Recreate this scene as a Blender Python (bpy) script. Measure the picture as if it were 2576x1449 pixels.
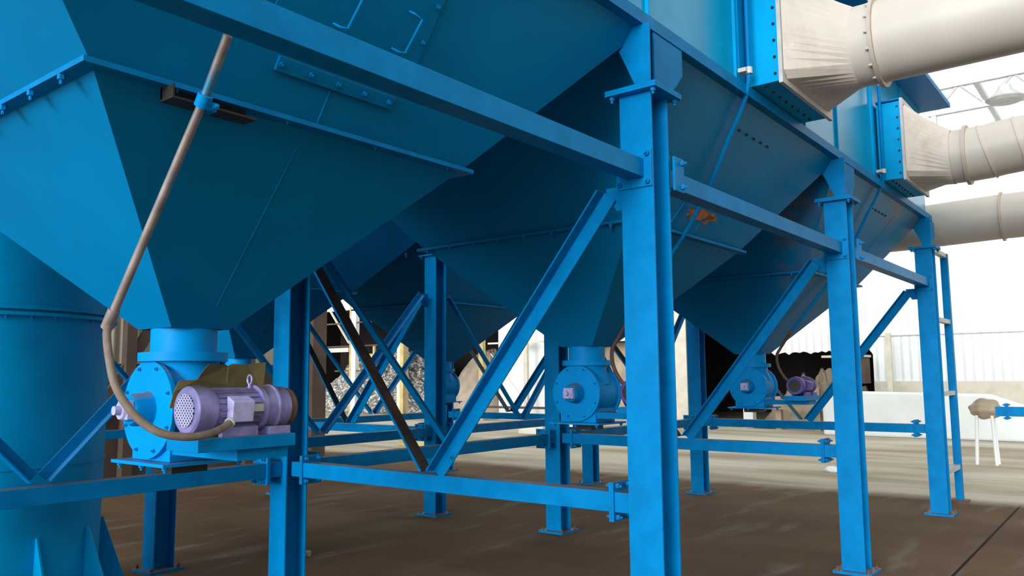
import bpy, bmesh, math, random
from mathutils import Vector, Matrix
for o in list(bpy.data.objects): bpy.data.objects.remove(o)
SC = bpy.context.scene
COL = SC.collection
R = random.Random(7)

# ------------------------------------------------------------------ camera
# X runs along the collector row, Y across it (away from the viewer, to the left), Z up; first front column at the origin
cd = bpy.data.cameras.new('camera'); cam = bpy.data.objects.new('camera', cd); COL.objects.link(cam)
F_PX, YAW, PITCH, ROLL = 2031.09, 0.6659, 0.1092, -0.0083
cd.sensor_fit = 'HORIZONTAL'; cd.sensor_width = 36; cd.lens = 36*F_PX/2576
cd.clip_start = .05; cd.clip_end = 400
cy_, sy_ = math.cos(YAW), math.sin(YAW); cp_, sp_ = math.cos(PITCH), math.sin(PITCH)
fwd = Vector((cy_*cp_, sy_*cp_, sp_)); rgt = Vector((sy_, -cy_, 0)); upv = rgt.cross(fwd)
cr_, sr_ = math.cos(ROLL), math.sin(ROLL)
r2 = rgt*cr_ + upv*sr_*1.0
u2 = upv*cr_ - rgt*sr_*1.0
# image x = right*cos - down*sin ; image down = right*sin + down*cos
r2 = rgt*cr_ + upv*sr_; u2 = -rgt*sr_ + upv*cr_
M = Matrix((r2, u2, -fwd)).transposed().to_4x4(); M.translation = Vector((-3.441, -1.8689, 1.5))
cam.matrix_world = M
SC.camera = cam

# ------------------------------------------------------------------ light
W = bpy.data.worlds.new('sky'); SC.world = W; W.use_nodes = True
nt = W.node_tree; N = nt.nodes; N.clear()
def nd(t, **k):
    n = nt.nodes.new(t)
    for a, b in k.items(): setattr(n, a, b)
    return n
SKY_STRENGTH = 1.0
tc = nd('ShaderNodeTexCoord'); sep = nd('ShaderNodeSeparateXYZ'); nt.links.new(tc.outputs['Generated'], sep.inputs[0])
def wmap(v, a, b, c=0.0, d=1.0):
    r = nd('ShaderNodeMapRange'); r.interpolation_type = 'SMOOTHSTEP'
    r.inputs['From Min'].default_value = a; r.inputs['From Max'].default_value = b; r.inputs['To Min'].default_value = c; r.inputs['To Max'].default_value = d
    nt.links.new(v, r.inputs['Value']); return r.outputs[0]
def wmix(f, A, B):
    x = nd('ShaderNodeMix', data_type='RGBA'); nt.links.new(f, x.inputs['Factor'])
    for k, v in (('A', A), ('B', B)):
        if isinstance(v, tuple): x.inputs[k].default_value = (*v, 1)
        else: nt.links.new(v, x.inputs[k])
    return x.outputs['Result']
# overcast sky: white overhead; near the horizon open and bright along the row, darkened at the sides to deepen the shade
ZENITH, SIDE, FRONT, BACK = (1.02, 1.0, .93), (.055, .045, .006), (1.5, 1.55, 1.55), (6.6, 6.9, 7.3)
low = wmix(wmap(sep.outputs['X'], .45, .9), SIDE, FRONT)
low = wmix(wmap(sep.outputs['X'], -.80, -.97), low, BACK)
allc = wmix(wmap(sep.outputs['Z'], .22, .62), low, ZENITH)
# bright sky patch added to light the vessel, high behind the viewer's left shoulder
dp = nd('ShaderNodeVectorMath', operation='DOT_PRODUCT'); dp.inputs[1].default_value = (-.66, -.55, .51); nt.links.new(tc.outputs['Generated'], dp.inputs[0])
allc = wmix(wmap(dp.outputs['Value'], .80, .97), allc, (1.75, 1.8, 1.85))
bg = nd('ShaderNodeBackground'); bg.inputs['Strength'].default_value = SKY_STRENGTH
nt.links.new(allc, bg.inputs[0]); ow = nd('ShaderNodeOutputWorld'); nt.links.new(bg.outputs[0], ow.inputs[0])

def sun(name, direction, energy, angle, color):
    l = bpy.data.lights.new(name, 'SUN'); l.energy = energy; l.angle = math.radians(angle); l.color = color
    o = bpy.data.objects.new(name, l); COL.objects.link(o)
    o.rotation_euler = Vector(direction).to_track_quat('-Z', 'Y').to_euler(); o.location = (-6, -4, 9)
    return o
# hazy daylight coming low along the row from behind the viewer
sun('hazy_sun', (1.0, 0.15, -0.17), 2.0, 22, (1.0, 1.0, 1.0))

vs = SC.view_settings; vs.view_transform = 'Standard'; vs.look = 'None'; vs.exposure = 0.0; vs.gamma = 1; vs.use_curve_mapping = False

# ------------------------------------------------------------------ materials
def mat(name, col, rough=.5, metal=0, var=0.0, vscale=4, var2=None, dust=0, bump=0, bscale=40, spec=.5, col2=None, cscale=2, cth=(.5,.6), dustcol=(.18,.13,.1), stretch=None, zdirt=None):
    if col[0] == 0 and spec == .5: spec = .06
    m = bpy.data.materials.new(name); m.use_nodes = True; t = m.node_tree; n = t.nodes; L = t.links
    b = n['Principled BSDF']; b.inputs['Roughness'].default_value = rough; b.inputs['Metallic'].default_value = metal
    b.inputs['Specular IOR Level'].default_value = spec
    geo = n.new('ShaderNodeNewGeometry'); pos = geo.outputs['Position']
    if stretch:
        mp = n.new('ShaderNodeMapping'); mp.inputs['Scale'].default_value = stretch; L.new(pos, mp.inputs[0]); pos = mp.outputs[0]
    cur = None
    rgb = n.new('ShaderNodeRGB'); rgb.outputs[0].default_value = (*col, 1); cur = rgb.outputs[0]
    if var:
        tx = n.new('ShaderNodeTexNoise'); tx.inputs['Scale'].default_value = vscale; tx.inputs['Detail'].default_value = 6
        L.new(pos, tx.inputs['Vector'])
        r = n.new('ShaderNodeMapRange'); r.inputs['From Min'].default_value = .3; r.inputs['From Max'].default_value = .7
        r.inputs['To Min'].default_value = 1-var; r.inputs['To Max'].default_value = 1+var; L.new(tx.outputs['Fac'], r.inputs['Value'])
        mx = n.new('ShaderNodeVectorMath'); mx.operation = 'SCALE'; L.new(cur, mx.inputs[0]); L.new(r.outputs[0], mx.inputs['Scale']); cur = mx.outputs[0]
    if col2:
        tx = n.new('ShaderNodeTexNoise'); tx.inputs['Scale'].default_value = cscale; tx.inputs['Detail'].default_value = 8; tx.inputs['Roughness'].default_value = .65
        L.new(pos, tx.inputs['Vector'])
        r = n.new('ShaderNodeMapRange'); r.inputs['From Min'].default_value = cth[0]; r.inputs['From Max'].default_value = cth[1]; L.new(tx.outputs['Fac'], r.inputs['Value'])
        mx = n.new('ShaderNodeMix'); mx.data_type = 'RGBA'; L.new(r.outputs[0], mx.inputs['Factor']); L.new(cur, mx.inputs['A']); mx.inputs['B'].default_value = (*col2, 1); cur = mx.outputs['Result']
    if dust:
        sp = n.new('ShaderNodeSeparateXYZ'); L.new(geo.outputs['Normal'], sp.inputs[0])
        r = n.new('ShaderNodeMapRange'); r.inputs['From Min'].default_value = .6; r.inputs['From Max'].default_value = .95; r.inputs['To Max'].default_value = dust; L.new(sp.outputs['Z'], r.inputs['Value'])
        mx = n.new('ShaderNodeMix'); mx.data_type = 'RGBA'; L.new(r.outputs[0], mx.inputs['Factor']); L.new(cur, mx.inputs['A']); mx.inputs['B'].default_value = (*dustcol, 1); cur = mx.outputs['Result']
    L.new(cur, b.inputs['Base Color'])
    if bump:
        tx = n.new('ShaderNodeTexNoise'); tx.inputs['Scale'].default_value = bscale; tx.inputs['Detail'].default_value = 6; L.new(pos, tx.inputs['Vector'])
        bp = n.new('ShaderNodeBump'); bp.inputs['Strength'].default_value = bump; bp.inputs['Distance'].default_value = .02; L.new(tx.outputs['Fac'], bp.inputs['Height']); L.new(bp.outputs[0], b.inputs['Normal'])
    return m

BLUE = (0.0, 0.36, 0.72)
M_ = dict(
 blue=mat('blue_paint', BLUE, .42, var=.1, vscale=3, dust=.75, bump=.04, bscale=25),
 casing=mat('glossy_casing_paint', (0.0, .33, .62), .22, var=.1, vscale=3, dust=.75, bump=.12, bscale=3, spec=.22),
 beam=mat('blue_beam_paint', (0.0, .195, .485), .42, var=.12, vscale=9, dust=.8, bump=.05, bscale=60),
 hopper=mat('blue_hopper_paint', (0.0, .205, .46), .38, var=.09, vscale=1.5, dust=.5, bump=.03, bscale=6),
 reflhop=mat('painted_reflection_blue', (0.0, .205, .46), .38, var=.09, vscale=1.5, dust=.5, bump=.03, bscale=6, col2=(.15, .15, .15), cscale=1.1, cth=(.52, .72)),  # grey patches paint a reflection of the yard into the blue
 bright=mat('valve_blue_paint', (0.0, .27, .68), .4, var=.06, vscale=6, dust=.5),
 shaded=mat('shade_black_dusty_steel', (.012, .012, .012), .8, var=.3, vscale=10, col2=(.09, .045, .03), cscale=2.5, cth=(.45, .65)),  # black stands for shade on the brace leg, brown noise is dust
 dark=mat('dark_steel', (.02, .018, .016), .6, var=.2),
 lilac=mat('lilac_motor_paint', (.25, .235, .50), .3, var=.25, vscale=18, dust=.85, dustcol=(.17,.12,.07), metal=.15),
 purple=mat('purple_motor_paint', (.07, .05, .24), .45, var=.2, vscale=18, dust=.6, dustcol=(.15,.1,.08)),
 lilac2=mat('pale_lilac_paint', (.42, .42, .68), .5, var=.2, vscale=30),
 rust=mat('rusty_steel', (.16, .07, .04), .8, var=.35, vscale=30, bump=.2),
 olive=mat('dusty_olive_sheet', (.12, .09, .03), .75, var=.3, vscale=9, bump=.15, bscale=30),
 pipe=mat('galvanised_pipe', (.30, .25, .23), .45, metal=.35, var=.25, vscale=14, col2=(.05, .24, .42), cscale=3, cth=(.52, .6)),
 hose=mat('dusty_rubber_hose', (.20, .155, .12), .7, var=.2, vscale=25),
 browntube=mat('brown_rubber_hose', (.09, .045, .035), .6, var=.2, vscale=25),
 duct=mat('pale_duct_sheet', (.56, .515, .45), .42, metal=.0, var=.06, vscale=2, bump=.03, bscale=4, spec=.4),
 ductd=mat('soiled_duct_sheet', (.50, .43, .36), .5, var=.10, vscale=3, col2=(.30, .2, .14), cscale=2.5, cth=(.5, .8)),
 ductt=mat('transition_sheet', (.66, .60, .53), .5, var=.08, vscale=3, col2=(.42, .33, .26), cscale=2.0, cth=(.5, .8)),
 white=mat('white_sheet', (.80, .84, .83), .6, var=.05, vscale=1.5),
 cream=mat('cream_sheet', (.62, .58, .48), .7, var=.12, vscale=3),
 tan=mat('tan_masonry', (.36, .29, .21), .9, var=.25, vscale=2, bump=.3, bscale=6),
 brown=mat('brown_masonry', (.09, .06, .045), .9, var=.3, vscale=2),
 black=mat('hall_black', (.012, .009, .007), .9, var=.2),  # even near-black for the hall walls and ceiling
 yellow=mat('faded_yellow_paint', (.48, .38, .16), .7, var=.2, vscale=6),
 rubble=mat('grey_rubble', (.16, .145, .12), .9, var=.3, vscale=7, col2=(.62, .62, .58), cscale=9, cth=(.5, .56), bump=.4, bscale=10),
 palemetal=mat('pale_grey_steel', (.50, .52, .50), .5, var=.15, vscale=8, dust=.3),
)

def floor_material():
    m = bpy.data.materials.new('dusty_concrete_floor'); m.use_nodes = True; t = m.node_tree; n = t.nodes; L = t.links
    b = n['Principled BSDF']; b.inputs['Roughness'].default_value = .9; b.inputs['Specular IOR Level'].default_value = .15
    geo = n.new('ShaderNodeNewGeometry'); P = geo.outputs['Position']
    def noise(scale, st, det=6):
        mp = n.new('ShaderNodeMapping'); mp.inputs['Scale'].default_value = st; L.new(P, mp.inputs[0])
        x = n.new('ShaderNodeTexNoise'); x.inputs['Scale'].default_value = scale; x.inputs['Detail'].default_value = det; L.new(mp.outputs[0], x.inputs['Vector']); return x.outputs['Fac']
    def mrange(v, a, b_, c=0, d=1):
        r = n.new('ShaderNodeMapRange'); r.inputs['From Min'].default_value = a; r.inputs['From Max'].default_value = b_; r.inputs['To Min'].default_value = c; r.inputs['To Max'].default_value = d; L.new(v, r.inputs['Value']); return r.outputs[0]
    def mix(f, A, B):
        x = n.new('ShaderNodeMix'); x.data_type = 'RGBA'; L.new(f, x.inputs['Factor'])
        for k, v in (('A', A), ('B', B)):
            if isinstance(v, tuple): x.inputs[k].default_value = (*v, 1)
            else: L.new(v, x.inputs[k])
        return x.outputs['Result']
    def math_(op, a, b_):
        x = n.new('ShaderNodeMath'); x.operation = op
        for i, v in enumerate((a, b_)):
            if isinstance(v, (int, float)): x.inputs[i].default_value = v
            else: L.new(v, x.inputs[i])
        return x.outputs[0]
    sp = n.new('ShaderNodeSeparateXYZ'); L.new(P, sp.inputs[0])
    dark_floor = mix(mrange(noise(.9, (1, .35, 1)), .35, .7), (.098, .058, .030), (.155, .100, .060))
    dark_floor = mix(mrange(noise(2.2, (.35, 1.4, 1), 9), .56, .74, 0, .8), dark_floor, (.21, .175, .14))
    dark_floor = mix(mrange(noise(30, (1, 1, 1), 3), .6, .75, 0, .3), dark_floor, (.03, .02, .015))
    # cut joint in the floor
    j = math_('LESS_THAN', math_('ABSOLUTE', math_('ADD', sp.outputs['Y'], .6), 0), .012)
    dark_floor = mix(j, dark_floor, (.012, .008, .006))
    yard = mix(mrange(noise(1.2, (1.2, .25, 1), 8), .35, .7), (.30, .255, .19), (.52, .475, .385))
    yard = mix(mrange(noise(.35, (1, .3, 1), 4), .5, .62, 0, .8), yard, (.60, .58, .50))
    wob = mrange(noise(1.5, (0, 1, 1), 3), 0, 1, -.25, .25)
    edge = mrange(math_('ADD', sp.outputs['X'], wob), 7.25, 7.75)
    edge2 = mrange(math_('ADD', sp.outputs['X'], wob), -5.0, -4.4, 1, 0)  # unseen pale ground behind the viewer, brought close to bounce light
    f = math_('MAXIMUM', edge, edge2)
    c = mix(f, dark_floor, yard); L.new(c, b.inputs['Base Color'])  # floor turns from dark brown to pale across the X edges
    bp = n.new('ShaderNodeBump'); bp.inputs['Strength'].default_value = .35; bp.inputs['Distance'].default_value = .02
    L.new(noise(9, (1, 1, 1), 8), bp.inputs['Height']); L.new(bp.outputs[0], b.inputs['Normal'])
    return m
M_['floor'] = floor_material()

def sheet_material(name, col, pitch, axis, depth=.03):
    # corrugated sheet: waves as bump along one axis, plus dark lap joints along Z
    m = mat(name, col, .55, var=.05, vscale=1.2); t = m.node_tree; n = t.nodes; L = t.links
    b = n['Principled BSDF']; geo = n.new('ShaderNodeNewGeometry'); sp = n.new('ShaderNodeSeparateXYZ'); L.new(geo.outputs['Position'], sp.inputs[0])
    mu = n.new('ShaderNodeMath'); mu.operation = 'MULTIPLY'; mu.inputs[1].default_value = 2*math.pi/pitch; L.new(sp.outputs[axis], mu.inputs[0])
    si = n.new('ShaderNodeMath'); si.operation = 'SINE'; L.new(mu.outputs[0], si.inputs[0])
    bp = n.new('ShaderNodeBump'); bp.inputs['Distance'].default_value = depth; bp.inputs['Strength'].default_value = .6; L.new(si.outputs[0], bp.inputs['Height']); L.new(bp.outputs[0], b.inputs['Normal'])
    return m
M_['corr_white'] = sheet_material('white_corrugated_sheet', (.82, .86, .85), .2, 'Y')
M_['corr_cream'] = sheet_material('cream_corrugated_sheet', (.50, .44, .34), .2, 'X')

def grille_material():
    m = mat('fan_grille', (.42, .42, .66), .5); t = m.node_tree; n = t.nodes; L = t.links
    b = n['Principled BSDF']; geo = n.new('ShaderNodeTexCoord'); mp = n.new('ShaderNodeMapping'); mp.inputs['Rotation'].default_value = (math.radians(45), 0, 0); L.new(geo.outputs['Object'], mp.inputs[0])
    sp = n.new('ShaderNodeSeparateXYZ'); L.new(mp.outputs[0], sp.inputs[0]); outs = []
    for a in 'YZ':
        mu = n.new('ShaderNodeMath'); mu.operation = 'MULTIPLY'; mu.inputs[1].default_value = 2*math.pi/.0125; L.new(sp.outputs[a], mu.inputs[0])
        si = n.new('ShaderNodeMath'); si.operation = 'SINE'; L.new(mu.outputs[0], si.inputs[0])
        gt = n.new('ShaderNodeMath'); gt.operation = 'GREATER_THAN'; gt.inputs[1].default_value = -.1; L.new(si.outputs[0], gt.inputs[0]); outs.append(gt.outputs[0])
    ml = n.new('ShaderNodeMath'); ml.operation = 'MULTIPLY'; L.new(outs[0], ml.inputs[0]); L.new(outs[1], ml.inputs[1])
    mx = n.new('ShaderNodeMix'); mx.data_type = 'RGBA'; mx.inputs['A'].default_value = (.42, .42, .66, 1); mx.inputs['B'].default_value = (.01, .01, .02, 1); L.new(ml.outputs[0], mx.inputs['Factor']); L.new(mx.outputs['Result'], b.inputs['Base Color'])
    return m
M_['grille'] = grille_material()

# ------------------------------------------------------------------ mesh helpers
class MB:
    def __init__(s): s.v = []; s.f = []; s.sm = []
    def add(s, vs_, fs, smooth=False):
        k = len(s.v); s.v += [tuple(v) for v in vs_]; s.f += [tuple(i+k for i in f) for f in fs]; s.sm += [smooth]*len(fs); return s
    def box(s, lo, hi):
        x0, y0, z0 = lo; x1, y1, z1 = hi
        return s.add([(x0,y0,z0),(x1,y0,z0),(x1,y1,z0),(x0,y1,z0),(x0,y0,z1),(x1,y0,z1),(x1,y1,z1),(x0,y1,z1)],
                     [(0,3,2,1),(4,5,6,7),(0,1,5,4),(1,2,6,5),(2,3,7,6),(3,0,4,7)])
    def prism(s, pts, ext):
        # polygon pts (3D, planar) extruded by vector ext
        ext = Vector(ext); n = len(pts); a = [Vector(p) for p in pts]; b = [p+ext for p in a]
        fs = [tuple(range(n-1, -1, -1)), tuple(range(n, 2*n))] + [(i, (i+1) % n, n+(i+1) % n, n+i) for i in range(n)]
        return s.add(a+b, fs)
    def loft(s, rings, caps=True, smooth=False):
        n = len(rings[0]); vs_ = [p for r in rings for p in r]; fs = []
        for k in range(len(rings)-1):
            for i in range(n): fs.append((k*n+i, k*n+(i+1) % n, (k+1)*n+(i+1) % n, (k+1)*n+i))
        s.add(vs_, fs, smooth)
        if caps:
            s.add(rings[0], [tuple(range(n-1, -1, -1))]); s.add(rings[-1], [tuple(range(n))])
        return s
    def tube(s, path, r, seg=14, caps=True):
        path = [Vector(p) for p in path]; rs = r if isinstance(r, (list, tuple)) else [r]*len(path)
        t0 = (path[1]-path[0]).normalized(); u = t0.orthogonal().normalized(); rings = []
        for i, p in enumerate(path):
            t = ((path[min(i+1, len(path)-1)]-path[max(i-1, 0)])).normalized()
            u = (u-t*u.dot(t)).normalized(); w = t.cross(u)
            rings.append([p+(u*math.cos(a)+w*math.sin(a))*rs[i] for a in [2*math.pi*k/seg for k in range(seg)]])
        return s.loft(rings, caps, True)
    def cyl(s, p0, p1, r, seg=20): return s.tube([p0, p1], r, seg)
    def lathe(s, prof, axis_pt, axis='Z', seg=32):
        # prof: (along, radius) list; axis through axis_pt
        ax = {'X': (Vector((1,0,0)), Vector((0,1,0)), Vector((0,0,1))), 'Y': (Vector((0,1,0)), Vector((0,0,1)), Vector((1,0,0))), 'Z': (Vector((0,0,1)), Vector((1,0,0)), Vector((0,1,0)))}[axis]
        o = Vector(axis_pt)
        rings = [[o+ax[0]*a+(ax[1]*math.cos(t)+ax[2]*math.sin(t))*r for t in [2*math.pi*k/seg for k in range(seg)]] for a, r in prof]
        return s.loft(rings, True, True)
    def hexb(s, p, axis, r=.011, h=.01):
        a = Vector(axis).normalized(); return s.tube([Vector(p), Vector(p)+a*h], r, 6)
    def build(s, name, m, parent=None, bevel=0, auto=True):
        me = bpy.data.meshes.new(name); me.from_pydata([tuple(v) for v in s.v], [], s.f)
        me.polygons.foreach_set('use_smooth', s.sm)
        me.materials.append(M_[m] if isinstance(m, str) else m)
        bm = bmesh.new(); bm.from_mesh(me); bmesh.ops.recalc_face_normals(bm, faces=bm.faces)
        # keep creases crisp on smooth parts
        for e_ in bm.edges:
            if len(e_.link_faces) == 2 and e_.calc_face_angle(0) > math.radians(38): e_.smooth = False
        bm.to_mesh(me); bm.free(); me.update()
        o = bpy.data.objects.new(name, me); COL.objects.link(o)
        if parent: o.parent = parent
        if bevel:
            b = o.modifiers.new('bevel', 'BEVEL'); b.width = bevel; b.segments = 2; b.limit_method = 'ANGLE'
        return o
def tag(o, label=None, cat=None, group=None, kind=None):
    if label: o['label'] = label
    if cat: o['category'] = cat
    if group: o['group'] = group
    if kind: o['kind'] = kind
    return o
def thing(name, loc, label, cat, group=None):
    o = bpy.data.objects.new(name, None); o.empty_display_size = .1; o.location = loc; COL.objects.link(o)
    return tag(o, label, cat, group)
def kids(o): return [c for c in bpy.data.objects if c.parent == o]
def dup(root, loc, label, group=None, mirror=None):
    def cp(o, par):
        c = o.copy(); COL.objects.link(c)
        if par: c.parent = par
        for ch in kids_of.get(o.name, []): cp(ch, c)
        return c
    kids_of = {}
    for c in bpy.data.objects:
        if c.parent: kids_of.setdefault(c.parent.name, []).append(c)
    r = cp(root, None); r.location = loc; r['label'] = label
    if group: r['group'] = group
    return r
def struct(name, mb, m):
    return tag(mb.build(name, m), kind='structure')
BOLT = {}
def bolt(parent, p, axis, r=.012, h=.012, m='beam'):
    k = (tuple(axis), r, h, m)
    if k not in BOLT:
        BOLT[k] = MB().hexb((0,0,0), axis, r, h).tube([Vector((0,0,0)), Vector(axis)*(h*1.9)], r*.5, 8).build('bolt', m, parent); o = BOLT[k]
    else:
        o = BOLT[k].copy(); COL.objects.link(o); o.parent = parent
    o.location = p; return o

L_, W_, G_ = 3.165, 2.768, 1.655
XS = [-L_, 0.0, L_, 2*L_]
YC, YB, YD, YE = 0.0, W_, W_+G_, 2*W_+G_
H = .0865        # half column size
Z_CAP = 2.857

# ------------------------------------------------------------------ setting
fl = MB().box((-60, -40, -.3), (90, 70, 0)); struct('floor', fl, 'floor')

# ------------------------------------------------------------------ columns
def make_column(x, y, label, group):
    t = thing('steel_column', (x, y, 0), label, 'column', group)
    b = MB(); tf = .012
    b.box((-H, -H, .02), (-H+tf, H, Z_CAP)); b.box((H-tf, -H, .02), (H, H, Z_CAP)); b.box((-H+tf, -.005, .02), (H-tf, .005, Z_CAP))
    b.build('shaft', 'beam', t, bevel=.0015)
    MB().box((-.138, -.138, Z_CAP), (.138, .138, Z_CAP+.014)).build('cap_plate', 'beam', t, bevel=.001)
    MB().box((-.14, -.14, 0), (.14, .14, .02)).build('base_plate', 'beam', t)
    for sx in (-1, 1):
        for sy in (-1, 1):
            bolt(t, (sx*.112, sy*.112, .02), (0, 0, 1), .014, .016, 'rust')
            bolt(t, (sx*.112, sy*.112, Z_CAP), (0, 0, -1), .013, .016)
    return t
g1 = 'columns under the near dust collector'; g2 = 'columns under the far dust collector'
col0 = make_column(0, YC, 'tall blue steel column, nearest and widest in the picture, with bolted cap plate', g1)
for x, y, lb, g in [
    (L_, YC, 'blue steel column in the front row, second from the nearest one, right of the middle hopper', g1),
    (2*L_, YC, 'last blue steel column of the front row, beside the pale rungs at the far right', g1),
    (-L_, YC, 'blue steel column at the near end of the front row, outside the left edge', g1),
    (0, YB, 'blue steel column directly behind the gear motor, beam clamps on its lower half', g1),
    (L_, YB, 'blue steel column left of the second round valve, a beam crossing in front', g1),
    (2*L_, YB, 'blue steel column standing before the black doorway, behind a diagonal brace', g1),
    (-L_, YB, 'blue steel column at the near end of the back row, outside the left edge', g1),
    (0, YD, 'blue steel column seen below the nearest rotary valve at lower left', g2),
    (L_, YD, 'dark blue steel column in the middle distance with three braces meeting it at the top', g2),
    (2*L_, YD, 'blue steel column behind the second rotary valve, seen only near the floor', g2),
    (0, YE, 'rear blue steel column hidden behind the round blue vessel', g2),
    (L_, YE, 'rear blue steel column behind the one at the gear motor', g2),
    (2*L_, YE, 'rear blue steel column peeping out behind the middle distance column', g2)]:
    dup(col0, (x, y, 0), lb, g)

# ------------------------------------------------------------------ lower cross beams (across the row)
ZL, HB = .947, .094
def joint(t, axis, pos, d, x0=-.045, z=ZL, hb=HB, bolts=True, facex=False):
    # pair of bolted end plates around the beam, d = +-1 towards the beam middle
    p = MB()
    for k in (0, 1):
        a = pos + d*(k*.013)
        if axis == 'Y': p.box((x0-.012, min(a, a+d*.012), z-hb-.045), (x0+.15, max(a, a+d*.012), z+.045))
        else: p.box((min(a, a+d*.012), x0-.012, z-hb-.045), (max(a, a+d*.012), x0+.15, z+.045))
    p.build('end_plate', 'beam', t, bevel=.001)
    if bolts:
        for zz in (z+.026, z-hb-.026):
            for xx in (x0+.02, x0+.118):
                for s in (-1, 1):
                    q = pos + (d*.025 if s*d > 0 else 0)
                    loc = (xx, q, zz) if axis == 'Y' else (q, xx, zz)
                    bolt(t, loc, (0, s, 0) if axis == 'Y' else (s, 0, 0), .013, .016)
def make_cross(x, y, label, group):
    t = thing('cross_beam', (x, y, 0), label, 'beam', group)
    a, b = H, W_-H
    MB().box((-.045, a, ZL-HB), (.05, b, ZL)).build('beam_profile', 'beam', t, bevel=.002)
    joint(t, 'Y', a+.10, 1); joint(t, 'Y', b-.10, -1)
    return t
gc = 'lower beams across the collector frames'
cr0 = make_cross(0, YC, 'bright blue lower beam running left from the nearest column to the one behind the motor', gc)
for x, y, lb in [(L_, YC, 'lower blue beam joining the second front column to the back column left of it'),
                 (2*L_, YC, 'farthest lower blue beam ending at the last front column, pale yard behind it'),
                 (L_, YD, 'dark lower blue beam meeting the middle distance column from the left'),
                 (2*L_, YD, 'farthest lower beam across the far collector, seen through crossing braces')]:
    dup(cr0, (x, y, 0), lb, gc)

# lower beams along the row
def make_long(x, y, label, group):
    t = thing('side_beam', (x, y, 0), label, 'beam', group)
    a, b = H, L_-H
    MB().box((a, -.045, ZL-HB), (b, .05, ZL)).build('beam_profile', 'beam', t, bevel=.002)
    joint(t, 'X', a+.10, 1); joint(t, 'X', b-.10, -1)
    return t
gs = 'lower beams along the collector rows'
lo0 = make_long(-L_, YB, 'lower blue beam from the left edge to the column behind the motor, rusty dust on top', gs)
for x, y, lb in [(0, YB, 'lower blue beam between the motor column and the column left of the second valve'),
                 (L_, YB, 'lower blue beam behind the nearest column, running toward the black doorway'),
                 (0, YD, 'lower blue beam of the far collector left of the middle distance column'),
                 (L_, YD, 'thin lower blue beam of the far collector right of the middle distance column'),
                 (0, YE, 'rearmost lower beam of the far collector, left half'),
                 (L_, YE, 'rearmost lower beam of the far collector, right half')]:
    dup(lo0, (x, y, 0), lb, gs)

# upper side beams of the front row
ZU, HU = 2.527, .09
def make_upper(x, label):
    t = thing('upper_beam', (x, 0, 0), label, 'beam', 'upper beams along the front row')
    a, b = H+.012, L_-H-.012
    MB().box((a, -.045, ZU-HU), (b, .05, ZU)).build('beam_profile', 'beam', t, bevel=.002)
    for xx, d in ((H, 1), (L_-H-.012, -1)):
        MB().box((xx, -.085, ZU-HU-.045), (xx+.012, .105, ZU+.045)).build('end_plate', 'beam', t, bevel=.001)
        for yy in (-.066, .086):
            for zz in (ZU+.022, ZU-HU-.022): bolt(t, (xx+(.012 if d > 0 else 0), yy, zz), (d, 0, 0), .014, .016)
    # side clip reaching round the column flange on the far side
    MB().box((H, -.115, ZU-HU-.04), (H+.10, -.103, ZU+.04)).build('side_clip', 'beam', t, bevel=.001)
    for zz in (ZU+.015, ZU-HU-.015): bolt(t, (H+.075, -.115, zz), (0, -1, 0), .013, .014)
    return t
up0 = make_upper(-L_, 'long upper blue beam crossing the near hopper from top left to the nearest column')
for x, lb in [(0, 'upper blue beam between the nearest column and the second front column'), (L_, 'upper blue beam between the last two front columns, pale dirt underneath')]:
    dup(up0, (x, 0, 0), lb)

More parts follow.
